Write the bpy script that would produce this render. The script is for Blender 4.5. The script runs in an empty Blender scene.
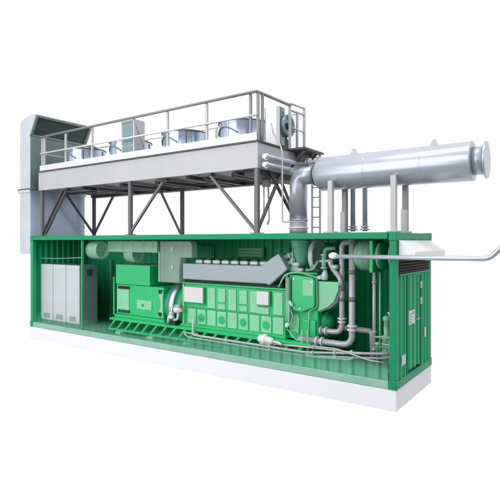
import bpy, bmesh, math, random
from mathutils import Vector, Matrix
random.seed(4)
S = bpy.context.scene
COL = S.collection
R = math.radians

# ------------------------------------------------------------------ camera
cam = bpy.data.cameras.new('camera')
co = bpy.data.objects.new('camera', cam); COL.objects.link(co)
co.location = (14.854, -8.824, 2.712)
co.rotation_euler = (R(90), 0, 0.614)
cam.sensor_width = 36; cam.lens = 491.44 / 500 * 36
cam.shift_y = -(250 - 241.765) / 500
cam.clip_end = 500
S.camera = co

# ------------------------------------------------------------------ studio world: white, with a greyer side behind the camera
w = bpy.data.worlds.new('World'); S.world = w; w.use_nodes = True
nt = w.node_tree; nt.nodes.clear()
out = nt.nodes.new('ShaderNodeOutputWorld'); bg = nt.nodes.new('ShaderNodeBackground')
tc = nt.nodes.new('ShaderNodeTexCoord')
dot = nt.nodes.new('ShaderNodeVectorMath'); dot.operation = 'DOT_PRODUCT'
dot.inputs[1].default_value = (0.576, -0.817, 0)
beh = nt.nodes.new('ShaderNodeMapRange'); beh.interpolation_type = 'SMOOTHSTEP'
beh.inputs['From Min'].default_value = -0.15; beh.inputs['From Max'].default_value = 0.25
sz = nt.nodes.new('ShaderNodeSeparateXYZ'); low = nt.nodes.new('ShaderNodeMapRange'); low.interpolation_type = 'SMOOTHSTEP'
low.inputs['From Min'].default_value = 0.04; low.inputs['From Max'].default_value = -0.10
mr = nt.nodes.new('ShaderNodeMath'); mr.operation = 'MULTIPLY'
nt.links.new(tc.outputs['Generated'], sz.inputs[0]); nt.links.new(sz.outputs['Z'], low.inputs['Value'])
nt.links.new(tc.outputs['Generated'], dot.inputs[0]); nt.links.new(dot.outputs['Value'], beh.inputs['Value'])
nt.links.new(beh.outputs[0], mr.inputs[0]); nt.links.new(low.outputs[0], mr.inputs[1])
mx = nt.nodes.new('ShaderNodeMix'); mx.data_type = 'RGBA'
mx.inputs[6].default_value = (1, 1, 1, 1); mx.inputs[7].default_value = (0.34, 0.355, 0.39, 1)
nt.links.new(mr.outputs[0], mx.inputs[0]); nt.links.new(mx.outputs[2], bg.inputs['Color'])
nt.links.new(bg.outputs[0], out.inputs[0]); bg.inputs['Strength'].default_value = 1.0

# ------------------------------------------------------------------ lamps
def area(name, loc, target, sx, sy, power, col=(1, 1, 1)):
    l = bpy.data.lights.new(name, 'AREA'); l.shape = 'RECTANGLE'; l.size = sx; l.size_y = sy; l.energy = power; l.color = col
    o = bpy.data.objects.new(name, l); COL.objects.link(o); o.location = loc
    o.rotation_euler = (Vector(target) - Vector(loc)).to_track_quat('-Z', 'Y').to_euler()
area('key_lamp', (4.5, -11, 8.5), (6.5, 1, 2), 13, 6, 650, (1, .99, .97))
area('low_fill_lamp', (1.5, -13, 2.6), (6, 1.5, 1.6), 14, 5, 600, (1, 1, 1))  # unseen fill added to brighten the container interior
area('top_lamp', (10, -2.5, 14), (8.5, 1, 3), 10, 3, 650, (.93, .96, 1))

S.view_settings.view_transform = 'Standard'; S.view_settings.look = 'None'
S.view_settings.exposure = 0; S.view_settings.gamma = 1
S.render.engine = 'CYCLES'
S.cycles.transparent_max_bounces = 24; S.cycles.max_bounces = 8

# ------------------------------------------------------------------ materials
def mat(name, col, rough=.5, metal=0, alpha=1, var=.06, scale=3, bump=0, spec=.5, aniso=0, coat=0):
    m = bpy.data.materials.new(name); m.use_nodes = True
    t = m.node_tree; b = t.nodes['Principled BSDF']
    c = t.nodes.new('ShaderNodeTexCoord')
    n = t.nodes.new('ShaderNodeTexNoise'); n.inputs['Scale'].default_value = scale; n.inputs['Detail'].default_value = 6
    n.inputs['Roughness'].default_value = .65
    t.links.new(c.outputs['Object'], n.inputs['Vector'])
    mx = t.nodes.new('ShaderNodeMix'); mx.data_type = 'RGBA'
    mx.inputs[6].default_value = tuple(max(0, v * (1 - var)) for v in col) + (1,)
    mx.inputs[7].default_value = tuple(min(1, v * (1 + var)) for v in col) + (1,)
    cr = t.nodes.new('ShaderNodeMapRange'); cr.inputs['From Min'].default_value = .3; cr.inputs['From Max'].default_value = .7
    t.links.new(n.outputs['Fac'], cr.inputs['Value']); t.links.new(cr.outputs['Result'], mx.inputs[0])
    t.links.new(mx.outputs[2], b.inputs['Base Color'])
    r = t.nodes.new('ShaderNodeMapRange'); r.inputs['From Min'].default_value = .3; r.inputs['From Max'].default_value = .7
    r.inputs['To Min'].default_value = max(.03, rough * .85); r.inputs['To Max'].default_value = min(1, rough * 1.15)
    t.links.new(n.outputs['Fac'], r.inputs['Value']); t.links.new(r.outputs['Result'], b.inputs['Roughness'])
    b.inputs['Metallic'].default_value = metal; b.inputs['Alpha'].default_value = alpha
    b.inputs['Specular IOR Level'].default_value = spec
    b.inputs['Coat Weight'].default_value = coat
    if bump:
        bp = t.nodes.new('ShaderNodeBump'); bp.inputs['Strength'].default_value = bump; bp.inputs['Distance'].default_value = .01
        t.links.new(n.outputs['Fac'], bp.inputs['Height']); t.links.new(bp.outputs['Normal'], b.inputs['Normal'])
    return m
M = dict(
    green=mat('container_green_paint', (.004, .33, .13), .45, spec=.3),
    wallgreen=mat('inner_wall_green_paint', (.003, .35, .145), .5, spec=.3),
    wallgreen_deep=mat('deep_green_web', (.002, .14, .05), .5, spec=.2),  # darker green for the web behind the gussets
    rail=mat('rail_green_paint', (.004, .25, .115), .45, spec=.25),
    floor=mat('floor_paint', (.10, .30, .19), .22, var=.1, scale=1.5),
    machine=mat('machine_green_paint', (.010, .46, .15), .34, coat=.15, var=.03),
    machine_dark=mat('machine_dark_green', (.003, .32, .11), .38, coat=.1),
    pale=mat('pale_green_panel', (.22, .57, .33), .4),
    toe=mat('toe_board_grey', (.66, .67, .69), .45, var=.03), white=mat('white_paint', (.80, .81, .82), .45, var=.015),
    plinth=mat('plinth_concrete', (.76, .77, .80), .7, var=.015, scale=6, bump=.05),
    offwhite=mat('screen_white', (.64, .63, .66), .4, var=.02),
    lock=mat('cabinet_grey_paint', (.50, .55, .565), .4, var=.04),
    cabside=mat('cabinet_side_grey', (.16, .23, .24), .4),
    fascia=mat('galvanised_fascia', (.45, .455, .475), .5, .1, var=.05, scale=1.2),
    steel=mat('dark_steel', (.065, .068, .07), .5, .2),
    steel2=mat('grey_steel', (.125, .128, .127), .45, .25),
    under=mat('shade_black_steel', (.035, .037, .04), .55),  # near-black: platform underside shade put into the colour; also louvre blades and cooler grille
    underp=mat('underside_sheet', (.36, .365, .37), .5, .2),
    galv=mat('galvanised_rail', (.22, .225, .23), .45, .2),
    lightgalv=mat('light_galvanised', (.46, .47, .48), .45, .1),
    silencer=mat('silencer_aluminium', (.46, .505, .57), .26, .45, var=.03, scale=1.5),
    chrome=mat('polished_steel', (.55, .64, .80), .18, .8, var=.03, scale=1.5),
    pipe=mat('grey_pipe_paint', (.40, .41, .44), .35, .15), clamp=mat('dark_grey_clamp', (.14, .16, .17), .5),
    cover=mat('blue_grey_cover', (.29, .345, .38), .35, .15, var=.05),
    coverlight=mat('light_grey_cover', (.50, .60, .60), .35, .1),
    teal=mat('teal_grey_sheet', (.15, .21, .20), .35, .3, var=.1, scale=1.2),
    tealdark=mat('dark_teal', (.035, .062, .058), .6),
    tealframe=mat('teal_frame', (.20, .28, .25), .4, .2),
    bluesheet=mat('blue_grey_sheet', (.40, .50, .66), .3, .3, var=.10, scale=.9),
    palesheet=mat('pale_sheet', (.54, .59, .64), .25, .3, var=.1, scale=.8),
    ghost=mat('ghost_green', (.26, .60, .44), .35, alpha=.75),
    ghostpale=mat('ghost_pale_green', (.34, .62, .46), .35, alpha=.62),
    ghostgrey=mat('ghost_grey', (.33, .47, .40), .4, alpha=.52),
    ghostdark=mat('ghost_teal', (.12, .46, .30), .3, alpha=.8),
    dark=mat('dark_opening', (.008, .02, .015), .7),
    window=mat('teal_window', (.22, .33, .35), .2, .3),
    mark=mat('grey_print', (.25, .25, .27), .6),
)
def fading_panel():
    m = bpy.data.materials.new('faded_front_panel'); m.use_nodes = True
    t = m.node_tree; b = t.nodes['Principled BSDF']
    b.inputs['Base Color'].default_value = (.13, .46, .29, 1); b.inputs['Roughness'].default_value = .4
    c = t.nodes.new('ShaderNodeTexCoord'); s = t.nodes.new('ShaderNodeSeparateXYZ'); t.links.new(c.outputs['Object'], s.inputs[0])
    a = t.nodes.new('ShaderNodeMapRange'); a.interpolation_type = 'SMOOTHSTEP'
    a.inputs['From Min'].default_value = .54; a.inputs['From Max'].default_value = .20; a.inputs['To Min'].default_value = 0; a.inputs['To Max'].default_value = .80
    t.links.new(s.outputs['Z'], a.inputs['Value'])
    x = t.nodes.new('ShaderNodeMapRange'); x.inputs['From Min'].default_value = -1; x.inputs['From Max'].default_value = 4.2
    x.inputs['To Min'].default_value = .14; x.inputs['To Max'].default_value = 1
    t.links.new(s.outputs['X'], x.inputs['Value'])
    mu = t.nodes.new('ShaderNodeMath'); mu.operation = 'MULTIPLY'
    t.links.new(a.outputs[0], mu.inputs[0]); t.links.new(x.outputs[0], mu.inputs[1]); t.links.new(mu.outputs[0], b.inputs['Alpha'])
    return m
M['fade'] = fading_panel()
M['railghost'] = mat('faded_bottom_rail', (.27, .50, .40), .45, alpha=.9, var=.08)

# ------------------------------------------------------------------ mesh builder
class MB:
    def __init__(s): s.bm = bmesh.new()
    def box(s, x0, x1, y0, y1, z0, z1):
        v = [s.bm.verts.new(p) for p in ((x0,y0,z0),(x1,y0,z0),(x1,y1,z0),(x0,y1,z0),(x0,y0,z1),(x1,y0,z1),(x1,y1,z1),(x0,y1,z1))]
        for f in ((3,2,1,0),(4,5,6,7),(0,1,5,4),(1,2,6,5),(2,3,7,6),(3,0,4,7)): s.bm.faces.new([v[i] for i in f])
        return s
    def prism(s, poly, axis, a, b):
        def P(u, v, t): return {'y': (u, t, v), 'x': (t, u, v), 'z': (u, v, t)}[axis]
        A = [s.bm.verts.new(P(u, v, a)) for u, v in poly]; B = [s.bm.verts.new(P(u, v, b)) for u, v in poly]
        s.bm.faces.new(A); s.bm.faces.new(B[::-1])
        for i in range(len(poly)):
            j = (i + 1) % len(poly); s.bm.faces.new((A[i], B[i], B[j], A[j]))
        return s
    def rings(s, rings, cap0=True, cap1=True):
        vs = [[s.bm.verts.new(p) for p in r] for r in rings]
        n = len(vs[0])
        for a, b in zip(vs, vs[1:]):
            for i in range(n):
                f = s.bm.faces.new((a[i], a[(i+1) % n], b[(i+1) % n], b[i])); f.smooth = True
        if cap0: s.bm.faces.new(vs[0][::-1])
        if cap1: s.bm.faces.new(vs[-1])
        return s
    def lathe(s, p0, p1, prof, n=40, cap0=True, cap1=True):
        # prof: (t along p0->p1 in metres, radius)
        p0 = Vector(p0); d = (Vector(p1) - p0).normalized()
        q = d.to_track_quat('Z', 'Y'); u = q @ Vector((1,0,0)); v = q @ Vector((0,1,0))
        rs = []
        for t, r in prof:
            rs.append([p0 + d*t + (u*math.cos(2*math.pi*i/n) + v*math.sin(2*math.pi*i/n))*max(r, 1e-4) for i in range(n)])
        return s.rings(rs, cap0, cap1)
    def cyl(s, p0, p1, r, n=32):
        L = (Vector(p1) - Vector(p0)).length
        return s.lathe(p0, p1, [(0, r), (L, r)], n)
    def tube(s, pts, r, bend=0, n=16):
        pts = [Vector(p) for p in pts]; path = [pts[0]]
        for i in range(1, len(pts) - 1):
            a, b, c = pts[i-1], pts[i], pts[i+1]
            if bend <= 0: path.append(b); continue
            d1 = (a-b).normalized(); d2 = (c-b).normalized()
            k = min(bend, (a-b).length*.49, (c-b).length*.49)
            for j in range(9):
                t = j/8
                path.append((b+d1*k)*(1-t)**2 + b*2*t*(1-t) + (b+d2*k)*t*t)
        path.append(pts[-1])
        rs = []; up = None
        for i, p in enumerate(path):
            if i == 0: d = path[1]-p
            elif i == len(path)-1: d = p-path[i-1]
            else: d = (path[i+1]-p).normalized() + (p-path[i-1]).normalized()
            d.normalize()
            if up is None: up = d.orthogonal().normalized()
            up = (up - d*up.dot(d)).normalized(); v = d.cross(up)
            rs.append([p + (up*math.cos(2*math.pi*k/n) + v*math.sin(2*math.pi*k/n))*r for k in range(n)])
        return s.rings(rs)
    def bar(s, a, b, w, h=None):
        h = h or w
        a = Vector(a); b = Vector(b); d = (b-a).normalized()
        u = d.cross(Vector((0,0,1)))
        if u.length < .01: u = Vector((1,0,0))
        u.normalize(); v = u.cross(d)
        rs = [[p + u*sx*w/2 + v*sy*h/2 for sx, sy in ((-1,-1),(1,-1),(1,1),(-1,1))] for p in (a, b)]
        vs = [[s.bm.verts.new(p) for p in r] for r in rs]
        for i in range(4): s.bm.faces.new((vs[0][i], vs[0][(i+1)%4], vs[1][(i+1)%4], vs[1][i]))
        s.bm.faces.new(vs[0][::-1]); s.bm.faces.new(vs[1]); return s
    def corrug(s, axis, a0, a1, base, depth, z0, z1, pitch=.28, thick=.02, out=1):
        # trapezoidal sheet running along x (axis='x') or y, standing z0..z1
        prof = []; n = max(1, round((a1-a0)/pitch)); p = (a1-a0)/n
        for i in range(n):
            b = a0 + i*p
            prof += [(b, 0), (b+p*.32, 0), (b+p*.5, depth), (b+p*.82, depth)]
        prof.append((a1, 0))
        back = [(u, v + thick*out) for u, v in prof]
        poly = prof + back[::-1]
        A = [];B = []
        for u, v in poly:
            x, y = (u, base+v) if axis == 'x' else (base+v, u)
            A.append(s.bm.verts.new((x, y, z0))); B.append(s.bm.verts.new((x, y, z1)))
        m = len(prof); N = len(poly)
        for i in range(N):
            j = (i+1) % N; s.bm.faces.new((A[i], A[j], B[j], B[i]))
        for i in range(m-1):
            s.bm.faces.new((A[i], A[i+1], A[N-2-i], A[N-1-i])); s.bm.faces.new((B[i], B[N-1-i], B[N-2-i], B[i+1]))
        return s
    def build(s, name, m, parent=None, bevel=0, label=None):
        bmesh.ops.recalc_face_normals(s.bm, faces=s.bm.faces)
        off = Vector(ORG.get(parent.name, (0,0,0))) if parent else Vector((0,0,0))
        if off.length: bmesh.ops.translate(s.bm, verts=s.bm.verts, vec=-off)
        me = bpy.data.meshes.new(name); s.bm.to_mesh(me); s.bm.free()
        me.materials.append(M[m])
        o = bpy.data.objects.new(name, me); COL.objects.link(o)
        if parent:
            o.parent = parent; ORG[o.name] = tuple(off)
        if bevel:
            b = o.modifiers.new('bevel', 'BEVEL'); b.width = bevel; b.segments = 2; b.limit_method = 'ANGLE'; b.angle_limit = R(40)
        if label: o['label'] = label
        return o
ORG = {}
def thing(name, label, cat, loc, group=None):
    o = bpy.data.objects.new(name, None); COL.objects.link(o); o.location = loc; o.empty_display_size = .2
    o['label'] = label; o['category'] = cat
    if group: o['group'] = group
    ORG[o.name] = tuple(loc)
    return o
def tag(o, label, cat, group=None):
    o['label'] = label; o['category'] = cat
    if group: o['group'] = group
    return o
def copy_tree(o, parent=None):
    c = o.copy(); COL.objects.link(c); c.parent = parent
    for ch in list(o.children): copy_tree(ch, c)
    return c

L, W, H = 11.89, 2.32, 2.9

# ================================================================== plinth
tag(MB().box(.01, L-.01, .01, W, -.385, -.002).build('plinth', 'plinth', bevel=.008),
    'long low plain white plinth carrying the whole green container', 'plinth')

# ================================================================== container
ct = thing('machine_container', 'long green steel container with its front wall cut away to show the engine inside', 'container', (L/2, W/2, 0))
MB().box(.1, L-.1, .07, W-.08, 0, .15).build('floor', 'floor', ct)
MB().corrug('x', .12, L-.12, 2.20, .04, .15, 2.80, .27).build('back_wall', 'wallgreen', ct)
MB().corrug('y', .12, W-.12, .07, -.035, .15, 2.80, .2, out=-1).build('end_wall', 'wallgreen', ct)
MB().box(.06, L-.06, .08, W-.06, 2.80, 2.868).build('roof', 'wallgreen', ct)
MB().box(.09, L-.09, .09, W-.08, 2.870, 2.886).build('roof_reflection_sheet', 'steel2', ct)  # unseen grey layer added to keep green out of and darken silencer reflections
MB().box(.10, L-.10, W-.07, W, 2.76, 2.88).build('top_rail', 'rail', ct, .01)
MB().box(.16, L-.17, 0, .08, 2.765, 2.89).build('top_rail', 'rail', ct, .012)
MB().box(0, .08, .15, W-.1, 2.765, 2.89).build('top_rail', 'rail', ct, .012)
MB().box(L-.08, L, .15, W-.15, 2.755, 2.885).build('top_rail', 'rail', ct, .012)
MB().box(.15, L-.16, .005, .065, .004, .15).build('bottom_rail', 'railghost', ct, .008)
MB().box(.10, L-.10, W-.07, W, .004, .15).build('bottom_rail', 'rail', ct, .01)
MB().box(0, .07, .15, W-.1, .004, .15).build('bottom_rail', 'rail', ct, .01)
MB().box(L-.07, L+.004, .15, W-.15, .004, .16).build('bottom_rail', 'rail', ct, .012)
for (x, y) in ((.0, .0), (L-.15, 0), (0, W-.15), (L-.15, W-.15)):
    MB().box(x+.008, x+.142, y+.008, y+.142, .17, 2.73).build('corner_post', 'rail' if x > 1 else 'green', ct, .01)
    for z in (0, 2.73):
        MB().box(x-.004, x+.154, y-.004, y+.154, z+.001, z+.17).build('corner_casting', 'rail', ct, .015)
# faded lower strip of the front wall
MB().corrug('x', .16, L-.17, .02, .05, .151, .56, .27, .006).build('front_panel', 'fade', ct)
# inner post and head where the switch room ends
MB().box(2.58, 2.64, .04, .10, .152, 2.76).build('partition_post', 'machine_dark', ct, .006)
MB().box(1.3, 1.36, 2.10, 2.17, .152, 2.1).build('door_post', 'ghost', ct)
MB().box(.5, 9.2, 2.13, 2.175, .152, .66).build('skirting_panel', 'machine_dark', ct, .005)
lv = MB().box(4.9, 5.85, 2.15, 2.19, 2.12, 2.62)
lv.build('louvre', 'wallgreen', ct, .005)
for i in range(6): MB().box(4.95, 5.8, 2.11, 2.155, 2.16+i*.075, 2.185+i*.075).build('slat', 'green', ct)
MB().box(6.72, 7.58, 2.14, 2.18, 2.28, 2.56).build('wall_hatch', 'green', ct, .006)
for i in range(3): MB().box(6.76, 7.54, 2.11, 2.142, 2.31+i*.085, 2.36+i*.085).build('slat', 'ghostpale', ct)
# right-hand end wall with door, louvre and hood
MB().corrug('y', .15, .60, L-.06, .035, .16, 2.09, .225).build('end_wall', 'green', ct)
MB().corrug('y', 1.53, W-.15, L-.06, .035, .16, 2.09, .22).build('end_wall', 'green', ct)
MB().box(L-.07, L-.01, .15, W-.15, 2.40, 2.755).build('head_panel', 'green', ct)
MB().box(L-.075, L-.035, .152, W-.152, 2.11, 2.40).build('louvre_recess', 'dark', ct)
for i in range(5):
    z = 2.13 + i*.055
    MB().prism([(L-.04, z+.03), (L+.008, z), (L+.008, z+.006), (L-.04, z+.038)], 'y', .16, W-.16).build('louvre_blade', 'under', ct)
MB().box(L-.05, L+.012, .152, W-.152, 2.075, 2.112).build('louvre_sill', 'rail', ct, .004)
door = MB().corrug('y', .66, 1.46, L-.05, .03, .22, 2.03, .27).build('door', 'green', ct)
MB().box(L-.055, L+.012, .60, .635, .165, 2.07).build('door_frame', 'rail', ct, .004)
MB().box(L-.055, L+.012, 1.485, 1.525, .165, 2.07).build('door_frame', 'rail', ct, .004)
MB().box(L-.055, L+.012, .636, 1.484, 2.035, 2.07).build('door_frame', 'rail', ct, .004)
for z in (1.50, 1.83): MB().box(L+.0, L+.03, 1.42, 1.50, z-.07, z+.07).build('hinge', 'lightgalv', door, .006)
MB().tube([(L-.01, 1.10, 1.17), (L+.05, 1.10, 1.17), (L+.05, 1.24, 1.17)], .012, .02, 8).build('handle', 'lightgalv', door)
sp = MB().box(L-.01, L+.012, .70, 1.07, 1.10, 1.37).build('sign_plate', 'offwhite', ct, .003)
mk = MB()
for i in range(4): mk.box(L+.011, L+.014, .745, .745+random.uniform(.12, .24), 1.13+i*.055, 1.15+i*.055)
mk.box(L+.011, L+.014, .90, 1.03, 1.29, 1.345)
mk.build('printed_lines', 'mark', sp)
for y in (.28, .40): MB().prism([(y-.03, .40), (y+.03, .44), (y+.02, .60), (y-.02, .60)], 'x', L+.006, L+.03).build('lock_plate', 'white', ct, .004)
MB().prism([(1.72, .72), (1.77, .72), (1.77, .92), (1.72, .92)], 'x', L+.006, L+.03).build('lock_plate', 'white', ct, .004)
MB().prism([(L+.002, 2.742), (L+.31, 2.53), (L+.31, 2.42), (L+.002, 2.42)], 'y', .10, 2.20).build('weather_hood', 'white', ct, .008)

# ================================================================== switch cabinets
labs = ['light grey control cabinet standing against the left end wall of the container',
        'light grey control cabinet between the two other cabinets',
        'light grey control cabinet with the dark grille high on its exposed right side']
cabx = (.12, .80, 1.48)
def cabinet():
    c = thing('control_cabinet', labs[0], 'control cabinet', (.12, .3, .151), 'control cabinets in the left compartment')
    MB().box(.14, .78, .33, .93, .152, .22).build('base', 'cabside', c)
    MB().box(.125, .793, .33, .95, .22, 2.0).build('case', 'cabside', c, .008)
    d = MB().box(.132, .786, .295, .328, .225, 1.995).build('door', 'lock', c, .008)
    g = MB()
    for i in range(5): g.box(.30, .62, .288, .297, .30+i*.03, .315+i*.03)
    g.build('vent_grille', 'cabside', d)
    return c
c0 = cabinet()
for i in (1, 2):
    c = copy_tree(c0); c.location.x = cabx[i]; c['label'] = labs[i]
    if i == 2:
        ORG[c.name] = (cabx[2], .3, .151)
        g = MB()
        for k in range(5): g.box(2.155, 2.163, .56, .76, 1.68+k*.04, 1.705+k*.04)
        g.build('side_grille', 'dark', c)
tag(MB().tube([(.12, .25, 2.19), (.4, .27, 2.185), (.9, .3, 2.18), (1.6, .28, 2.21), (2.56, .10, 2.25)], .012, .1, 8).build('cable', 'ghostpale'),
    'thin pale cable strung above the three grey cabinets', 'cable')

# ================================================================== base frame
bf = thing('base_frame', 'green steel base frame with slanted gussets under the generator and engine', 'base frame', (6.6, 1.1, .152))
for y in (.42, 1.72):
    MB().box(3.5, 9.95, y-.10, y+.12, .50, .56).build('top_flange', 'machine', bf, .006)
    MB().box(3.5, 9.95, y-.14, y+.12, .22, .27).build('bottom_flange', 'machine', bf, .006)
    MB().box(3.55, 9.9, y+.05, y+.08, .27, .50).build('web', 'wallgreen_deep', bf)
for i in range(19):
    x = 3.62 + i*.335
    MB().prism([(x-.14, .271), (x-.08, .271), (x+.16, .499), (x+.08, .499)], 'y', .31, .468).build('gusset', 'machine', bf, .003)
for x in (4.0, 5.25, 6.55, 7.75, 8.6, 9.45):
    m = MB().box(x-.10, x+.10, .20, .40, .152, .215); m.build('mounting_foot', 'pale', bf, .008)
MB().box(3.6, 9.9, .55, 1.6, .30, .48).build('cross_deck', 'machine_dark', bf)

# ================================================================== generator
g = thing('generator', 'bright green generator with a box on top, left of the engine', 'generator', (4.5, 1.1, .56))
MB().box(3.52, 5.42, .56, 1.74, .64, 1.49).build('housing', 'machine', g, .02)
MB().box(3.50, 5.5, .50, 1.80, .561, .638).build('foot_rail', 'machine', g, .01)
MB().box(3.50, 4.90, .55, 1.70, 1.50, 2.03).build('terminal_box', 'machine', g, .015)
MB().box(3.50, 4.90, .55, 1.70, 2.032, 2.05).build('lid', 'pale', g, .005)
MB().box(3.56, 4.06, .545, .562, .72, 1.36).build('side_panel', 'pale', g, .004)
for z in (.70, 1.37):
    v = MB()
    for i in range(5): v.box(3.62+i*.1, 3.69+i*.1, .530, .546, z, z+.08)
    v.build('vent', 'dark', g)
cp = MB().box(4.40, 4.98, .54, .562, .84, 1.10).build('cover_plate', 'pale', g, .006)
MB().box(4.60, 4.68, .528, .541, .93, 1.0).build('emblem', 'machine_dark', cp)
MB().prism([(5.18, .70), (5.41, .70), (5.41, 1.38), (5.18, 1.38), (5.30, 1.2), (5.33, 1.04), (5.30, .88)], 'y', .54, .562).build('end_plate', 'pale', g)
for z in (.72, 1.32): MB().box(5.25, 5.37, .525, .541, z, z+.10).build('vent', 'dark', g)
MB().box(3.40, 3.515, .65, 1.6, .7, 1.35).build('end_cover', 'machine_dark', g, .02)
MB().box(3.37, 3.42, .56, .6, .60, 1.7).build('cable_duct', 'machine', g)

# ================================================================== flywheel drum
fw = thing('flywheel_drum', 'silver flywheel ring between the generator and the engine', 'flywheel', (5.75, 1.15, .56))
MB().cyl((5.63, 1.15, 1.0), (5.85, 1.15, 1.0), .68, 64).build('ring', 'chrome', fw)
MB().cyl((5.43, 1.15, 1.0), (5.629, 1.15, 1.0), .60, 48).build('housing', 'machine_dark', fw)
MB().cyl((5.851, 1.15, 1.0), (6.13, 1.15, 1.0), .63, 48).build('housing', 'machine_dark', fw)
st = thing('starter_motor', 'small white starter motor beside the silver flywheel ring', 'starter motor', (5.9, .40, .56))
MB().lathe((5.90, .38, .97), (6.30, .38, .97), [(0,.05),(.02,.08),(.10,.085),(.11,.075),(.13,.085),(.26,.085),(.28,.06),(.34,.045)], 24).build('body', 'offwhite', st)
MB().lathe((5.99,.38,.97),(6.3,.38,.97),[(0,.09),(.02,.09)],24).build('band','clamp',st)
MB().lathe((6.2,.36,1.07),(6.0,.36,1.07),[(0,.03),(.02,.04),(.16,.04),(.18,.02)],14).build('solenoid','pipe',st)
MB().lathe((5.88, .40, .72), (5.88, .40, .90), [(0,.05),(.02,.075),(.05,.075),(.06,.055),(.12,.055),(.13,.075),(.16,.075),(.18,.05)], 20).build('flange', 'offwhite', st)
MB().tube([(5.76, .40, .60), (5.78, .38, .74), (5.88, .38, .88)], .035, .05).build('elbow', 'offwhite', st)
MB().lathe((5.74,.40,.57),(5.79,.38,.68),[(0,.03),(.02,.06),(.06,.06),(.08,.04)],14).build('coupling','clamp',st)
MB().tube([(6.14, .36, .92), (6.14, .34, .74), (6.0, .36, .70)], .03, .06).build('hose', 'coverlight', st)
MB().box(5.78, 6.0, .40, .52, .565, .66).build('bracket', 'dark', st)

# ================================================================== engine
e = thing('gas_engine', 'long bright green gas engine with rows of pale panels and a grey cover', 'engine', (7.7, 1.1, .56))
MB().box(6.16, 9.22, .53, 1.72, .60, 1.64).build('block', 'machine', e, .02)
MB().box(6.10, 9.25, .47, 1.78, .561, .62).build('foot_rail', 'machine', e, .008)
MB().box(6.14, 9.26, .48, 1.75, 1.642, 1.675).build('top_rail', 'machine', e, .006)
MB().box(6.20, 9.1, .60, 1.6, 1.676, 1.745).build('gasket_gap', 'dark', e)
for i in range(9):
    x = 6.33 + i*.322
    if x < 9.0:
        p = MB().box(x, x+.275, .508, .532, .64, 1.02).build('lower_panel', 'pale', e, .012)
        if i % 2 == 1:
            MB().cyl((x+.137, .497, .82), (x+.137, .509, .82), .10, 24).build('round_cover', 'machine', p, .004)
            MB().lathe((x+.137, .4975, .82), (x+.137, .49, .82), [(0,.055),(.005,.055),(.005,.045),(.0,.045)], 20, False, False).build('ring', 'machine_dark', p)
    if i >= 2 and i != 7 and x < 9.0:
        if i % 2 == 1:
            MB().box(x+.02, x+.245, .510, .532, 1.24, 1.57).build('upper_panel', 'pale', e, .012)
            MB().box(x+.02, x+.245, .510, .532, 1.07, 1.20).build('upper_panel', 'pale', e, .012)
        else:
            MB().box(x+.01, x+.25, .510, .532, 1.07, 1.57).build('upper_panel', 'pale', e, .012)
for x0, x1, z0, z1 in ((6.26, 6.88, 1.19, 1.57), (8.50, 8.82, 1.28, 1.585)):
    MB().box(x0-.012, x1+.03, .47, .531, z0-.03, z1+.01).build('control_box', 'machine_dark', e, .006)
    MB().box(x0, x1, .452, .471, z0, z1).build('screen', 'offwhite', e, .004)
MB().box(8.50, 8.80, .505, .531, 1.06, 1.22).build('upper_panel', 'pale', e, .01)
MB().box(6.17, 6.22, .49, .532, .62, 1.62).build('edge_strip', 'pale', e)
MB().cyl((9.12, .515, 1.42), (9.12, .532, 1.42), .02, 12).build('bolt', 'white', e)
# grey cover, two banks
MB().prism([(6.14,1.75),(8.70,1.75),(8.80,1.72),(9.28,2.10),(9.04,2.46),(8.55,2.16),(6.14,2.16)], 'y', .52, .86).build('manifold_cover', 'cover', e, .025)
MB().prism([(6.14,1.75),(8.70,1.75),(9.0,1.95),(8.55,2.12),(6.14,2.12)], 'y', 1.30, 1.70).build('manifold_cover', 'cover', e, .025)
MB().box(6.16, 8.5, .88, 1.28, 1.75, 2.0).build('intake_trough', 'machine_dark', e)
for i in range(8):
    x = 6.42 + i*.285
    hc = MB().box(x, x+.22, .70, .98, 2.163, 2.25).build('head_cover', 'coverlight', e, .02)
    MB().box(x+.05, x+.17, .74, .90, 2.251, 2.285).build('cap', 'tealdark', hc, .005)
for k in range(3):
    dz = k*.14; dx = k*.09
    MB().tube([(9.06+dx, .70, 2.34-dz), (9.35+dx*.6, .80, 2.47-dz), (9.52, .92, 2.50-dz*.8)], .058, .08).build('coolant_branch', 'ghost', e)
    MB().cyl((9.18+dx*.8, .74, 2.39-dz), (9.22+dx*.8, .755, 2.41-dz), .075, 20).build('pipe_clamp', 'coverlight', e)
# front gear case
MB().box(9.25, 9.98, .62, 1.66, .56, 1.98).build('gear_case', 'machine', e, .03)
MB().box(9.235, 9.33, .50, .62, .95, 1.92).build('case_edge', 'pale', e, .015)
MB().prism([(9.40,1.22),(9.62,1.18),(9.92,1.30),(9.96,1.36),(9.96,1.88),(9.90,1.95),(9.46,1.99),(9.40,1.92)], 'y', .50, .619).build('case_cover', 'machine', e, .02)
MB().prism([(9.36,.74),(9.52,.70),(9.54,1.02),(9.50,1.12),(9.42,1.12),(9.37,1.02)], 'y', .585, .619).build('access_cover', 'pale', e, .01)
MB().box(9.66, 9.95, .56, .619, .58, 1.02).build('access_cover', 'machine', e, .02)
for x, z in ((9.46, 1.28), (9.60, 1.26), (9.45, 1.9), (9.9, 1.85)): MB().cyl((x, .488, z), (x, .502, z), .018, 10).build('bolt', 'white', e)
MB().prism([(9.99,1.87),(10.47,1.87),(10.46,1.70),(10.36,1.45),(10.22,1.33),(9.99,1.22)], 'y', .60, .66).build('sump_plate', 'pale', e, .01)
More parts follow.
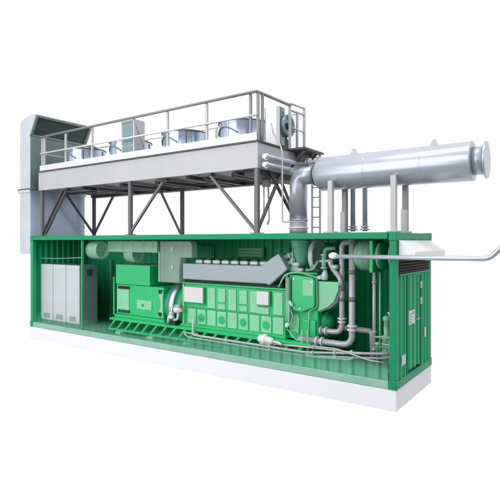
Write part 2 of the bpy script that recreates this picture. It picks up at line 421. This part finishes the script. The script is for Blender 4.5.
MB().prism([(9.985,1.85),(10.50,1.85),(10.49,1.69),(10.39,1.43),(10.24,1.30),(9.985,1.19)], 'y', .661, 1.2).build('sump', 'pipe', e, .02)
MB().lathe((9.98, 1.0, .95), (10.25, 1.0, .95), [(0,.27),(.06,.27),(.10,.18),(.16,.16),(.2,.06)], 32).build('crank_cover', 'machine_dark', e)
MB().tube([(9.34, .46, 1.42),(9.37,.44,1.20),(9.35,.46,1.02),(9.32,.48,.86)], .022, .06, 10).build('fuel_line', 'pale', e)
MB().tube([(9.30,.47,.80),(9.52,.44,.60),(9.80,.44,.58)], .013, .04, 8).build('fuel_line', 'pale', e)
MB().tube([(9.42,.50,2.10),(9.62,.55,2.03),(9.98,.56,1.95),(9.99,.56,1.32),(9.80,.54,1.22),(9.80,.54,.62)], .014, .06, 8).build('fuel_line', 'pale', e)
MB().lathe((9.30,.44,.84),(9.34,.44,.93),[(0,.03),(.03,.045),(.1,.045)],14).build('filter', 'white', e)
MB().lathe((9.44,.46,1.30),(9.38,.46,1.40),[(0,.03),(.03,.035),(.14,.03)],12).build('filter', 'coverlight', e)

for i in range(19):
    MB().cyl((6.24+i*.16,.474,1.658),(6.24+i*.16,.481,1.658),.012,8).build('bolt','pale',e)
MB().box(6.24,9.2,.515,.531,1.028,1.058).build('seam_rail','machine_dark',e)
for k in range(3):
    x = 9.27 + k*.03
    MB().tube([(x,.47-.01*k,1.98),(x,.46-.01*k,1.5),(x+.03,.44,1.25),(x,.45,.95)],.007,.05,6).build('cable','pipe' if k else 'pale',e)
MB().tube([(9.06,.50,1.70),(9.22,.50,1.98),(9.42,.54,2.04),(9.98,.60,2.02)],.02,.08,10).build('air_line','pale',e)
MB().box(9.45,9.9,.70,1.5,1.985,2.05).build('top_cover','machine_dark',e,.01)
MB().box(9.68,9.93,.49,.50,1.55,1.90).build('case_panel','pale',e,.004)
MB().tube([(9.36,.49,1.30),(9.44,.47,1.10),(9.40,.47,.92),(9.46,.48,.80)],.016,.04,8).build('oil_line','pipe',e)

# ================================================================== turbocharger
t = thing('turbocharger', 'round translucent green turbocharger below the exhaust pipe', 'turbocharger', (9.6, 1.0, 2.0))
MB().lathe((9.42, .86, 2.79), (9.48, .80, 2.16), [(0,.22),(.14,.22),(.18,.21),(.36,.19),(.52,.13),(.62,.08)], 36).build('exhaust_cone', 'ghostdark', t)
MB().lathe((9.42, .86, 2.70), (9.42, .86, 2.8), [(0,.235),(.03,.235)], 36).build('cone_band', 'ghost', t)
MB().lathe((9.28, 1.64, 2.40), (10.3, 1.64, 2.40), [(0,.26),(.10,.29),(.40,.29),(.52,.27),(.60,.16),(.74,.12)], 44).build('casing', 'ghost', t)
MB().lathe((9.70, 1.0, 2.40), (9.80, 1.0, 2.40), [(0,.30),(.02,.36),(.10,.37),(.12,.365),(.13,.33),(.115,.32),(.13,.10),(.14,.05)], 48).build('compressor_disc', 'coverlight', t)
for k in range(10):
    aa = 2*math.pi*k/10
    MB().cyl((9.81,1.0+.345*math.cos(aa),2.4+.345*math.sin(aa)),(9.845,1.0+.345*math.cos(aa),2.4+.345*math.sin(aa)),.015,8).build('bolt','lock',t)
MB().lathe((9.26,.84,2.58),(9.42,.86,2.70),[(0,.06),(.05,.09),(.16,.09),(.2,.05)],18).build('actuator', 'ghost', t)
MB().tube([(9.40,.80,2.2),(9.42,.72,2.12),(9.45,.70,2.02)], .04, .05).build('oil_line', 'coverlight', t)
MB().lathe((9.36,.66,2.20),(9.52,.66,2.22),[(0,.03),(.02,.055),(.12,.055),(.16,.03)],16).build('valve', 'coverlight', t)
for k in range(3):
    MB().cyl((9.30+k*.05,.70,2.30-k*.1),(9.34+k*.05,.64,2.32-k*.1),.045,16).build('clamp','coverlight',t)
MB().tube([(9.34,.66,2.62),(9.34,.62,2.30),(9.36,.60,2.05)],.012,.04,8).build('sensor_line','coverlight',t)
MB().tube([(9.62,.8,2.12),(9.66,.66,2.08),(9.86,.62,2.12),(9.98,.62,2.30)],.026,.05,10).build('oil_line','ghostpale',t)
MB().lathe((9.48,.62,2.07),(9.62,.62,2.10),[(0,.03),(.02,.05),(.10,.05),(.14,.03)],14).build('valve','coverlight',t)
v = thing('gas_valve_train', 'small pale valve assembly with bent pipe right of the turbocharger', 'valve', (10.35, .7, 1.87))
MB().cyl((10.12,.62,2.14),(10.12,.62,2.42),.05).build('body', 'ghost', v)
MB().cyl((10.02,.62,2.30),(10.32,.62,2.31),.022,12).build('stem', 'coverlight', v)
MB().lathe((10.32,.62,2.18),(10.44,.62,2.19),[(0,.045),(.12,.045)],14).build('cap', 'coverlight', v)
MB().tube([(10.22,.66,2.34),(10.30,.66,2.15),(10.48,.66,1.95),(10.50,.66,1.80)], .055, .1).build('bent_pipe', 'pipe', v)
MB().lathe((10.14,.6,1.90),(10.16,.6,2.12),[(0,.05),(.03,.07),(.12,.07),(.22,.035)],16).build('regulator', 'coverlight', v)
MB().cyl((10.12,.62,2.42),(10.12,.62,2.45),.07,16).build('flange','coverlight',v)
MB().cyl((10.12,.62,2.14),(10.12,.62,2.17),.07,16).build('flange','coverlight',v)
MB().tube([(10.12,.64,2.44),(10.14,.66,2.56),(10.34,.70,2.58)],.04,.06,12).build('bent_pipe','ghost',v)
MB().lathe((10.00,.58,1.95),(10.1,.58,1.95),[(0,.03),(.01,.045),(.08,.045),(.1,.03)],12).build('cap','coverlight',v)
MB().tube([(10.16,.56,2.02),(10.02,.56,1.98),(9.96,.56,1.92)],.02,.05,8).build('oil_line','ghostpale',v)

# ================================================================== interior ducts and fans
def ring_fan(name, label, x0, x1, y, z, r, m, grp=None):
    f = thing(name, label, 'fan', (x0, y, z), grp)
    MB().lathe((x0, y, z), (x1, y, z), [(0,r*.8),(.02,r*.95),(.2,r),(x1-x0-.02,r),(x1-x0,r*.98),(x1-x0,r*.78),(x1-x0-.14,r*.72)], 40, True, False).build('casing', m, f)
    MB().lathe((x1-.16, y, z), (x1-.06, y, z), [(0,r*.3),(.05,r*.28),(.1,r*.12)], 24).build('hub', m, f)
    b = MB()
    for k in range(7):
        a = 2*math.pi*k/7; ca, sa = math.cos(a), math.sin(a)
        c2, s2 = math.cos(a+.35), math.sin(a+.35)
        vs = [b.bm.verts.new(p) for p in ((x1-.12,y+ca*r*.25,z+sa*r*.25),(x1-.14,y+ca*r*.72,z+sa*r*.72),(x1-.09,y+c2*r*.72,z+s2*r*.72),(x1-.08,y+c2*r*.25,z+s2*r*.25))]
        b.bm.faces.new(vs)
    b.build('blades', 'ghostdark', f)
    return f
ring_fan('ventilation_fan', 'round pale green fan under the roof above the grey cabinets', 2.62, 3.12, .40, 2.47, .265, 'ghostpale')
ring_fan('ventilation_fan', 'round fan half hidden below the pale duct, above the generator', 3.85, 4.25, .75, 2.38, .26, 'ghostpale')
d = thing('air_duct', 'long pale green duct under the roof joined to a tall grey duct above the flywheel', 'air duct', (4.8, .6, 1.7))
MB().box(3.25, 5.28, .46, 1.0, 2.42, 2.73).build('horizontal_duct', 'ghostpale', d, .01)
for x in (3.9, 4.3, 4.75, 5.1): MB().box(x, x+.02, .45, 1.01, 2.41, 2.74).build('seam', 'ghost', d)
MB().prism([(5.35,1.64),(6.05,1.64),(6.05,1.86),(6.08,2.30),(6.48,2.30),(6.48,2.62),(6.44,2.70),(6.38,2.73),(5.35,2.73)], 'y', .50, .72).build('vertical_duct', 'ghostgrey', d, .015)
MB().box(5.29, 5.349, .49, .74, 1.64, 2.44).build('flange', 'ghostpale', d, .006)
for z in (2.05, 2.52): MB().box(5.80, 5.85, .47, .50, z-.05, z+.05).build('latch', 'lock', d)
f = thing('intake_fan', 'large pale green round fan with a bright green square frame near the right end', 'fan', (11.1, .7, 2.45))
MB().lathe((10.84, .72, 2.44), (11.2, .72, 2.44), [(0,.18),(.01,.26),(.06,.30),(.12,.31),(.36,.31)], 44).build('casing', 'ghostpale', f)
for k in range(3): MB().lathe((10.93+k*.1,.72,2.44),(10.96+k*.1,.72,2.44),[(0,.315),(.015,.315)],44).build('band', 'ghost', f)
MB().box(11.20, 11.28, .42, 1.08, 2.10, 2.745).build('frame', 'machine', f, .02)
MB().lathe((11.281, .74, 2.44), (11.42, .74, 2.44), [(0,.28),(.14,.28)], 44).build('outlet', 'wallgreen', f)
MB().lathe((11.36, .60, 2.44), (11.39, .60, 2.44), [(0,.10),(.0,.26),(.03,.26),(.03,.1)], 40).build('grille', 'ghostpale', f)
MB().lathe((11.60, .62, 2.44), (11.64, .62, 2.44), [(0,.10),(.0,.26),(.03,.26),(.03,.1)], 40).build('grille', 'ghostpale', f)

# ================================================================== interior pipework
def flange(m, p, d, r, th=.03):
    p = Vector(p); d = Vector(d).normalized()
    return m.cyl(p-d*th/2, p+d*th/2, r, 24)
p = thing('coolant_pipe', 'thick grey coolant pipe nearest the front, bending left to the engine foot', 'pipe', (10.81, .5, .5))
MB().tube([(9.58,.5,.61),(10.81,.5,.61),(10.81,.5,2.80)], .065, .22, 20).build('pipe_run', 'pipe', p)
for q, dd in (((10.02,.5,.61),(1,0,0)),((10.14,.5,.61),(1,0,0)),((10.81,.5,.93),(0,0,1)),((10.81,.5,1.01),(0,0,1))):
    flange(MB(), q, dd, .10, .035).build('flange', 'offwhite', p, .006)
for z in (1.55, 2.1): flange(MB(), (10.81,.5,z), (0,0,1), .072, .09).build('pipe_clamp','clamp',p)
p = thing('coolant_pipe', 'thick grey coolant pipe behind the front one, with an upside-down bend at its top', 'pipe', (10.48, .74, .7))
MB().tube([(9.80,.72,.80),(10.48,.74,.80),(10.48,.74,2.70),(10.72,.80,2.70)], .060, .18, 20).build('pipe_run', 'pipe', p)
for q, dd in (((10.0,.725,.80),(1,0,0)),((10.12,.73,.80),(1,0,0)),((10.48,.74,1.03),(0,0,1)),((10.48,.74,1.10),(0,0,1))):
    flange(MB(), q, dd, .094, .032).build('flange', 'offwhite', p, .006)
for z in (1.5, 1.72): flange(MB(), (10.48,.74,z), (0,0,1), .067, .07).build('pipe_clamp','clamp',p)
tag(MB().tube([(10.05,1.2,.82),(11.0,.95,.86),(11.08,.9,.84),(11.12,.85,.16)], .06, .12, 20).build('drain_pipe', 'pipe'),
    'short grey pipe bending down to the floor right of the two coolant pipes', 'pipe')
p = thing('riser_pipe', 'thin pale vertical pipe below the large fan frame', 'pipe', (11.2, .7, .16))
MB().cyl((11.20,.7,.5),(11.20,.7,2.16),.035,16).build('pipe_run','lightgalv',p)
MB().cyl((11.30,.75,.4),(11.30,.75,2.10),.022,12).build('pipe_run','ghost',p)
for z in (.55,.9,1.9): flange(MB(),(11.20,.7,z),(0,0,1),.05,.05).build('coupling','pipe',p)
p = thing('skid_pipework', 'bundle of thin grey pipes running along the foot of the engine to the right end', 'pipework', (8, .2, .3))
MB().tube([(6.55,.40,.82),(6.72,.30,.80),(6.74,.25,.66),(6.74,.24,.42),(9.9,.24,.40),(11.65,.24,.60)], .026, .1, 12).build('pipe_run','lightgalv',p)
MB().tube([(6.45,.22,.47),(6.60,.20,.36),(9.9,.20,.33),(11.65,.20,.52)], .022, .1, 12).build('pipe_run','pipe',p)
MB().tube([(8.9,.30,.46),(9.9,.30,.50),(10.9,.30,.52),(11.7,.28,.58)], .020, .1, 12).build('pipe_run','lightgalv',p)
MB().tube([(9.7,.30,.40),(10.1,.18,.34),(10.9,.16,.40),(11.0,.16,.46)], .020, .1, 12).build('pipe_run','pale',p)
MB().tube([(10.0,.18,.56),(10.6,.18,.58),(11.3,.18,.44),(11.6,.18,.44)], .016, .1, 12).build('pipe_run','pipe',p)
MB().box(6.35,6.85,.30,.34,.42,.46).build('bracket','pale',p)
for x,z,y in ((10.05,.41,.24),(10.05,.52,.3),(10.55,.47,.24),(10.60,.39,.17),(10.9,.52,.28),(7.8,.41,.24),(9.0,.40,.24)):
    flange(MB(),(x,y,z),(1,0,0),.05,.04).build('coupling','coverlight',p)
for x in (9.72, 9.85): MB().box(x, x+.03, .35, .39, .16, .85).build('bracket', 'ghostpale', p)
p = thing('oil_pump', 'white horizontal oil pump on the base frame below the small screen', 'pump', (8.9,.28,.45))
MB().lathe((8.68,.28,.56),(9.08,.28,.52),[(0,.05),(.02,.085),(.14,.09),(.15,.11),(.18,.11),(.19,.085),(.34,.075),(.38,.04)],24).build('body','white',p)
MB().lathe((8.84,.28,.6),(8.84,.28,.7),[(0,.04),(.06,.04)],14).build('cap','white',p)
MB().tube([(9.05,.28,.52),(9.20,.26,.52),(9.3,.26,.48)],.03,.04,10).build('outlet','coverlight',p)
MB().box(8.72,8.98,.24,.34,.44,.48).build('bracket','lightgalv',p)
p = thing('pump_set', 'small translucent green pump set on the floor in the right corner', 'pump', (11.5,.7,.16))
MB().box(11.30,11.70,.5,1.0,.16,.22).build('base','ghost',p)
MB().lathe((11.45,.7,.22),(11.45,.7,1.25),[(0,.12),(.3,.12),(.32,.09),(.55,.08),(.57,.11),(.62,.11),(.64,.05),(.92,.05),(.93,.07),(1.0,.07),(1.03,.02)],20).build('column','ghost',p)
for z in (.42,.62,.82): MB().tube([(11.25,.6,z),(11.45,.6,z+.02),(11.70,.6,z)],.02,.05,8).build('pipe_run','ghostpale',p)
MB().tube([(11.56,.55,.2),(11.56,.55,.80),(11.70,.55,.80)],.018,.05,8).build('pipe_run','ghostpale',p)
MB().lathe((11.33,.55,.30),(11.33,.55,.5),[(0,.06),(.2,.06)],16).build('filter','dark',p)
MB().lathe((11.62,.50,.28),(11.62,.50,.42),[(0,.05),(.14,.05)],16).build('filter','ghostpale',p)
for x,y,z0,z1 in ((11.36,.45,.22,.75),(11.40,.8,.22,1.0),(11.60,.75,.22,.9),(11.66,.6,.22,.7)):
    MB().lathe((x,y,z0),(x,y,z1),[(0,.03),(z1-z0-.06,.03),(z1-z0-.06,.045),(z1-z0,.045)],12).build('pipe_run','ghostpale',p)
for z in (.45,.70): MB().box(11.28,11.72,.52,.54,z,z+.02).build('bracket','coverlight',p)
p = thing('hand_valve', 'small pale hand valve against the right end wall', 'valve', (11.6,.45,1.35))
MB().cyl((11.56,.45,1.34),(11.72,.45,1.34),.015,10).build('stem','coverlight',p)
MB().cyl((11.60,.45,1.27),(11.60,.45,1.34),.015,10).build('stem','coverlight',p)
MB().cyl((11.72,.45,1.28),(11.72,.45,1.47),.018,10).build('handle','coverlight',p)

# long vent pipe leaving to the right
p = thing('vent_pipe', 'long thin grey pipe in front of the container, bent upwards beyond the weather hood', 'pipe', (12, -.12, 2.46))
MB().tube([(10.72,-.12,2.43),(13.44,-.12,2.435),(13.84,-.12,2.86)], .042, .10, 20).build('pipe_run', 'silencer', p)
MB().lathe((10.60,-.12,2.44),(10.78,-.12,2.44),[(0,.02),(.02,.045),(.05,.06),(.09,.066),(.13,.06),(.17,.045)],28).build('end_ball','white',p)

# ================================================================== roof pipes, silencer, exhaust
s = thing('exhaust_silencer', 'large horizontal grey exhaust silencer carried on posts above the container roof', 'silencer', (11.1, 1.15, 2.9))
MB().lathe((9.66,1.15,4.23),(13,1.15,4.23),[(0,.22),(.03,.26),(.13,.36),(.15,.372),(3.28,.372)],80,True,False).build('body','silencer',s)
MB().lathe((12.93,1.15,4.23),(13,1.15,4.23),[(0,.378),(.02,.380),(.035,.370),(.035,.26)],80,False,False).build('end_cap','silencer',s)
MB().lathe((12.95,1.15,4.23),(13.2,1.15,4.23),[(0,.264),(.225,.264)],56).build('neck','silencer',s)
MB().lathe((13.17,1.15,4.23),(13.3,1.15,4.23),[(0,.30),(.0,.345),(.035,.345)],64).build('end_flange','silencer',s,.004)
MB().lathe((9.63,1.15,4.23),(9.7,1.15,4.23),[(0,.245),(.025,.245)],56).build('inlet_flange','clamp',s,.003)
for x in (10.9, 12.05): MB().lathe((x,1.15,4.23),(x+1,1.15,4.23),[(0,.3725),(.002,.3745),(.012,.3745),(.014,.3725)],80,False,False).build('seam','silencer',s)
for x in (10.57, 12.25):
    MB().prism([(x-.10,4.59),(x+.10,4.59),(x+.045,4.66),(x+.025,4.72),(x-.025,4.72),(x-.045,4.66)],'y',1.12,1.18).build('lifting_lug','pipe',s,.004)
for x in (10.20, 11.57):
    MB().box(x-.055,x+.055,.735,.835,2.93,4.03 if x > 11 else 4.02).build('support_post','lightgalv',s,.006)
    MB().box(x-.055,x+.055,1.46,1.56,2.93,3.99).build('support_post','galv',s,.006)
    MB().box(x-.045,x+.065,1.35,1.455,2.93,3.38).build('support_gusset','lightgalv',s,.004)
    for y in (.785,1.46): MB().box(x-.12,x+.12,y-.11,y+.11,2.90,2.93).build('base_plate','lightgalv',s,.004)
ep = thing('exhaust_pipe', 'thick grey exhaust elbow rising from the roof into the silencer', 'exhaust pipe', (9.2,1.15,2.9))
MB().tube([(9.2,1.15,3.22),(9.2,1.15,4.23),(9.63,1.15,4.23)], .205, .40, 56).build('elbow','silencer',ep)
MB().lathe((9.2,1.15,2.9),(9.2,1.15,3.36),[(0,.205),(.06,.205),(.08,.215),(.10,.205),(.12,.215),(.14,.205),(.2,.205),(.30,.205)],48).build('bellows','pipe',ep)
MB().lathe((9.2,1.15,3.02),(9.2,1.15,3.08),[(0,.225),(.03,.225)],48).build('clamp_band','white',ep)
MB().lathe((9.2,1.15,3.20),(9.2,1.15,3.24),[(0,.225),(.03,.225)],48).build('clamp_band','silencer',ep)
def roofpipe(x, zt, yv, label):
    p = thing('cooling_line', label, 'pipe', (x, yv, 2.9), 'cooling lines from the platform to the roof')
    MB().tube([(8.93,.12,zt),(8.93,yv,zt+.03),(x,yv,zt+.08),(x,yv,2.95)], .055, .13, 20).build('pipe_run','silencer',p)
    for q, dd, r in (((8.93,.22,zt),(0,1,0),.075),((8.93,1.15,zt),(0,1,0),.09),((9.15,yv,zt+.04),(1,0,0),.11),((9.22,yv,zt+.04),(1,0,0),.11),((9.42,yv,zt+.05),(1,0,0),.09),((9.5,yv,zt+.05),(1,0,0),.10),((9.66,yv,zt+.055),(1,0,0),.08),((x,yv,2.99),(0,0,1),.11),((x,yv,3.05),(0,0,1),.09)):
        flange(MB(), q, dd, r, .03).build('flange','silencer',p,.004)
roofpipe(10.32,4.58,1.68,'upper grey cooling line from the platform end, dropping behind the silencer on the left')
roofpipe(10.60,4.40,1.70,'lower grey cooling line from the platform end, dropping behind the silencer on the right')
tag(MB().tube([(8.78,.64,5.42),(8.84,.62,5.2),(9.10,.52,4.85),(9.16,.50,4.70),(9.16,.50,3.15),(9.70,.55,3.15)], .018, .05, 10).build('sensing_tube','lightgalv'),
    'thin pale tube hanging from the platform corner in front of the exhaust elbow', 'tube')

# ================================================================== platform
pf = thing('cooler_platform', 'long grey steel platform with handrails standing on legs above the container', 'platform', (4.6,1.1,2.9))
X0, X1 = .36, 8.79
MB().box(X0,X1,.07,.17,4.335,4.905).build('side_beam','fascia',pf,.006)
MB().box(X0,X1,2.12,2.22,4.335,4.905).build('side_beam','fascia',pf,.006)
MB().box(X1-.10,X1-.003,.172,2.118,4.335,4.90).build('end_beam','fascia',pf,.004)
MB().box(X0+.003,X0+.10,.172,2.118,4.335,4.90).build('end_beam','fascia',pf,.004)
MB().box(X0-.02,X1+.03,.04,2.25,4.906,4.945).build('deck','steel',pf,.004)
MB().box(X0+.1,X1-.1,.18,2.11,4.40,4.42).build('bottom_sheet','underp',pf)
MB().box(X0,X1,2.05,2.30,4.25,4.333).build('lower_flange','under',pf)
for i, x in enumerate((2.3,2.62,3.7,4.0,5.1,5.4,6.5,6.8,7.7,7.95)):
    MB().box(x,x+.14,.55 if i % 3 else .26,2.42,4.265,4.333 if i%2 else 4.36).build('cross_beam','under',pf,.004)
MB().box(8.3,8.72,.25,2.3,4.20,4.333).build('cross_beam','under',pf,.004)
MB().box(X0,1.9,1.0,1.14,4.28,4.333).build('cross_beam','under',pf,.004)
def tri(m, a, b, w=.055): m.bar(a, b, w, w)
for x in (.50, 4.62, 8.74):
    for y in (.12, 2.14):
        if y > 1 and x < 1: xx = .42
        else: xx = x
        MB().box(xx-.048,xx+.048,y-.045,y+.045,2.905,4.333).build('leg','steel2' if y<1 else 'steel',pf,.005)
        MB().box(xx-.13,xx+.13,y-.09,y+.09,2.896,2.91).build('base_plate','steel',pf)
def brace(a, b, m='steel'): MB().bar(a, b, .06, .06).build('brace', m, pf, .003)
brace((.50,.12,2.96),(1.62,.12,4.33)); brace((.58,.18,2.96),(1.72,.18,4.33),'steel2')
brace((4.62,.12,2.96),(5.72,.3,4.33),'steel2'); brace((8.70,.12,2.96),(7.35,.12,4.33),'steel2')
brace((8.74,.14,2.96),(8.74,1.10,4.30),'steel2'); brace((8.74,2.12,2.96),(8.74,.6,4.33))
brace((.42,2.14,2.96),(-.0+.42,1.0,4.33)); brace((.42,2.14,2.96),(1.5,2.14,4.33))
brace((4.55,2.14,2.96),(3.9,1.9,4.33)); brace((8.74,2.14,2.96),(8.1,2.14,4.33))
for (x,y) in ((1.66,.15),(5.72,.25),(7.3,.14),(1.5,2.14),(.42,1.0)):
    MB().box(x-.16,x+.16,y-.07,y+.09,4.27,4.332).build('brace_plate','steel',pf,.003)
# railings
ZT = 6.02
def rail(pts, r, m='galv'): MB().tube(pts, r, 0, 10).build('handrail', m, pf)
rail([(.46,2.2,ZT),(.46,.08,ZT),(8.76,.08,ZT),(8.76,1.54,ZT+.01)], .036)
rail([(8.76,1.50,ZT+.06),(8.76,2.24,ZT+.09)], .024, 'lightgalv')
rail([(.46,.08,5.50),(8.76,.08,5.50)], .024, 'toe'); rail([(8.76,1.6,5.50),(8.76,2.2,5.50)], .022, 'lightgalv')
rail([(8.76,1.6,5.92),(8.76,2.24,5.94)], .028, 'lightgalv')
rail([(.46,.08,5.50),(.46,2.2,5.50)], .018, 'lightgalv')
rail([(.46,2.2,6.0),(8.6,2.2,6.0)], .022, 'toe'); rail([(.46,2.2,5.55),(8.6,2.2,5.55)], .022, 'toe')
for x in (.48,.60,1.72,2.99,4.76,6.0,7.29,8.56,8.76):
    MB().box(x-.030,x+.030,.105,.150,4.95,ZT-.02).build('post','lightgalv' if x<8.5 else 'galv',pf,.004)
for x,y,zt in ((8.76,.3,ZT),(8.76,1.5,ZT+.03),(8.76,1.86,5.92),(8.76,2.22,ZT+.09),(.46,2.16,ZT),(3,2.2,6.0),(5.9,2.2,6.0)):
    MB().box(x-.028,x+.028,y-.025,y+.025,4.95,zt).build('post','lightgalv' if y > .5 else 'galv',pf,.004)
MB().box(X0+.06,X1-.03,.075,.10,4.95,5.12).build('toe_board','toe',pf,.003)
MB().box(X0+.06,X0+.08,.101,2.2,4.95,5.12).build('toe_board','toe',pf,.003)
MB().box(X1+.031,9.25,1.35,2.35,4.90,4.95).build('landing','steel',pf,.004)
MB().box(8.85,8.95,1.7,2.3,4.7,4.90).build('landing_bracket','steel2',pf,.004)
for y in (1.45,2.05): MB().bar((9.2,y,4.88),(8.82,y,4.5),.05).build('landing_bracket','steel',pf)

# ladder
ld = thing('access_ladder', 'thin pale ladder behind the exhaust elbow from roof to platform landing', 'ladder', (9.1,2.24,2.9))
for x in (8.98,9.2): MB().box(x-.02,x+.02,2.22,2.26,2.9,4.90).build('stile','lightgalv',ld)
for i in range(8): MB().cyl((8.98,2.24,3.08+i*.25),(9.20,2.24,3.08+i*.25),.014,10).build('rung','lightgalv',ld)
# hanging hooks
h = thing('hanging_hooks', 'pair of thin grey rods hanging under the right end of the platform', 'hooks', (8.4,1.0,4.3))
MB().box(8.34,8.54,.91,.99,4.02,4.20).build('bracket','steel2',h,.01)
MB().tube([(8.37,.95,4.05),(8.37,.95,3.3)],.016,0,8).build('rod','pipe',h)
MB().tube([(8.49,.95,4.05),(8.52,.95,3.25),(8.47,.95,3.12)],.020,.03,8).build('rod','pipe',h)

# roof coolers
fans = ['polished round cooler farthest left, beside the dark hood', 'polished round cooler half hidden by the tall cabinet on the platform',
        'polished round cooler standing alone in the middle of the platform', 'polished round cooler nearest the right end of the platform']
def cooler():
    c = thing('roof_cooler', fans[0], 'cooler', (1.31,1.15,4.946), 'round coolers along the platform')
    MB().lathe((1.31,1.15,4.946),(1.31,1.15,6),[(0,.66),(.05,.60),(.10,.595),(.66,.60),(.69,.615)],72,True,False).build('shroud','chrome',c)
    MB().lathe((1.31,1.15,5.63),(1.31,1.15,6),[(0,.600),(0,.635),(.03,.635),(.03,.59),(-.10,.56)],72,False,False).build('rim','steel2',c)
    MB().lathe((1.31,1.15,4.95),(1.31,1.15,6),[(.42,.57),(.44,.57)],48).build('grille','under',c)
    pts = []
    for i in range(15):
        a = R(215 + i*5.6); z = 5.28 + .22*math.sin(math.pi*(i+2)/17)
        pts.append((1.31+.612*math.cos(a), 1.15+.612*math.sin(a), z))
    MB().tube(pts,.020,0,8).build('cable','cabside',c)
    for a in (196, 316, 20, 110):
        ca, sa = math.cos(R(a)), math.sin(R(a))
        MB().bar((1.31+.60*ca,1.15+.60*sa,4.97),(1.31+.60*ca,1.15+.60*sa,5.60),.03).build('seam','steel2',c)
    return c
k0 = cooler()
for i, x in enumerate((3.46,5.64,7.62)):
    k = copy_tree(k0); k.location.x = x; k['label'] = fans[i+1]
# cabinets on the platform
c = thing('platform_cabinet', 'tall grey cabinet with a teal door standing behind the platform handrail', 'cabinet', (4.4,.4,4.946))
MB().box(4.13,4.66,.22,.60,5.12,6.03).build('case','lightgalv',c,.008)
MB().box(4.19,4.60,.205,.222,5.36,5.97).build('door','window',c,.004)
MB().box(4.19,4.60,.205,.222,5.18,5.33).build('door','window',c,.004)
MB().box(4.2,4.6,.26,.5,4.946,5.12).build('base','dark',c)
MB().box(4.30,4.5,.21,.26,5.0,5.10).build('junction_box','lightgalv',c,.005)
MB().bar((4.664,.25,5.9),(4.664,.56,5.3),.012).build('side_crease','galv',c)
c = thing('switch_panel', 'white upright switch panel with a round teal fan on its side at the platform end', 'switch panel', (8.45,1.2,4.946))
MB().box(8.33,8.64,1.08,1.24,4.946,5.95).build('panel','white',c,.006)
MB().box(8.30,8.33,1.09,1.23,4.946,5.94).build('edge','galv',c)
MB().box(8.42,8.62,1.245,1.50,5.05,5.98).build('housing','window',c,.01)
fn = MB().lathe((8.62,1.55,5.55),(8.8,1.55,5.55),[(0,.27),(.10,.27),(.10,.22),(.04,.20)],36).build('fan_ring','window',c)
MB().lathe((8.66,1.55,5.55),(8.72,1.55,5.55),[(0,.08),(.07,.06)],20).build('hub','tealdark',fn)
MB().prism([(1.25,4.95),(1.9,4.95),(1.6,5.35),(1.3,5.35)],'x',8.5,8.6).build('bracket','steel',c)

# ================================================================== air tower at the left end
a = thing('air_intake_tower', 'tall sheet metal air tower with a slanted dark intake hood at the left end', 'air tower', (-.3,1.05,2.3))
def rounded(x0,x1,z0,z1): pass
prof = [(-.03,2.32),(-.03,4.395),(-.62,4.395),(-.62,2.42),(-.60,2.34),(-.54,2.32)]
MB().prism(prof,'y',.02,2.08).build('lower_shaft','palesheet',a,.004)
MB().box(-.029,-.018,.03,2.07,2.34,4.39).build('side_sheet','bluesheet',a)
MB().box(-.70,.36,-.02,2.12,4.397,4.43).build('flange','steel',a)
MB().box(-.70,.0,-.02,2.12,4.30,4.396).build('collar','palesheet',a,.01)
MB().prism([(-.62,4.432),(-.03,4.432),(-.03,6.14),(.32,6.74),(.10,6.80),(-.40,6.72),(-.52,6.67),(-.59,6.58),(-.62,6.44)],'y',.02,2.08).build('upper_shaft','palesheet',a,.004)
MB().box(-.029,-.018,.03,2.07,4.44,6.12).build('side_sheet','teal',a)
# hood mouth: frame, and a dark sheet standing in for the shaded opening
def slant(t, n):   # t along the slope 0..1, n outwards
    dx, dz = .35, .60; l = math.hypot(dx,dz)
    return (-.03+dx*t+n*dz/l, 6.14+dz*t-n*dx/l)
def quad(t0,t1,n0,n1): return [slant(t0,n0),slant(t1,n0),slant(t1,n1),slant(t0,n1)]
MB().prism(quad(.07,.93,.002,.006),'y',.08,2.02).build('opening_shade_sheet','tealdark',a)
MB().prism(quad(.93,1.03,.001,.07),'y',.0,2.10).build('hood_frame','tealframe',a)
MB().prism(quad(-.02,.07,.001,.04),'y',.0,2.10).build('hood_frame','tealframe',a)
MB().prism(quad(.07,.93,.001,.06),'y',.0,.07).build('hood_frame','tealframe',a)
MB().prism(quad(.07,.93,.001,.06),'y',2.03,2.10).build('hood_frame','tealframe',a)
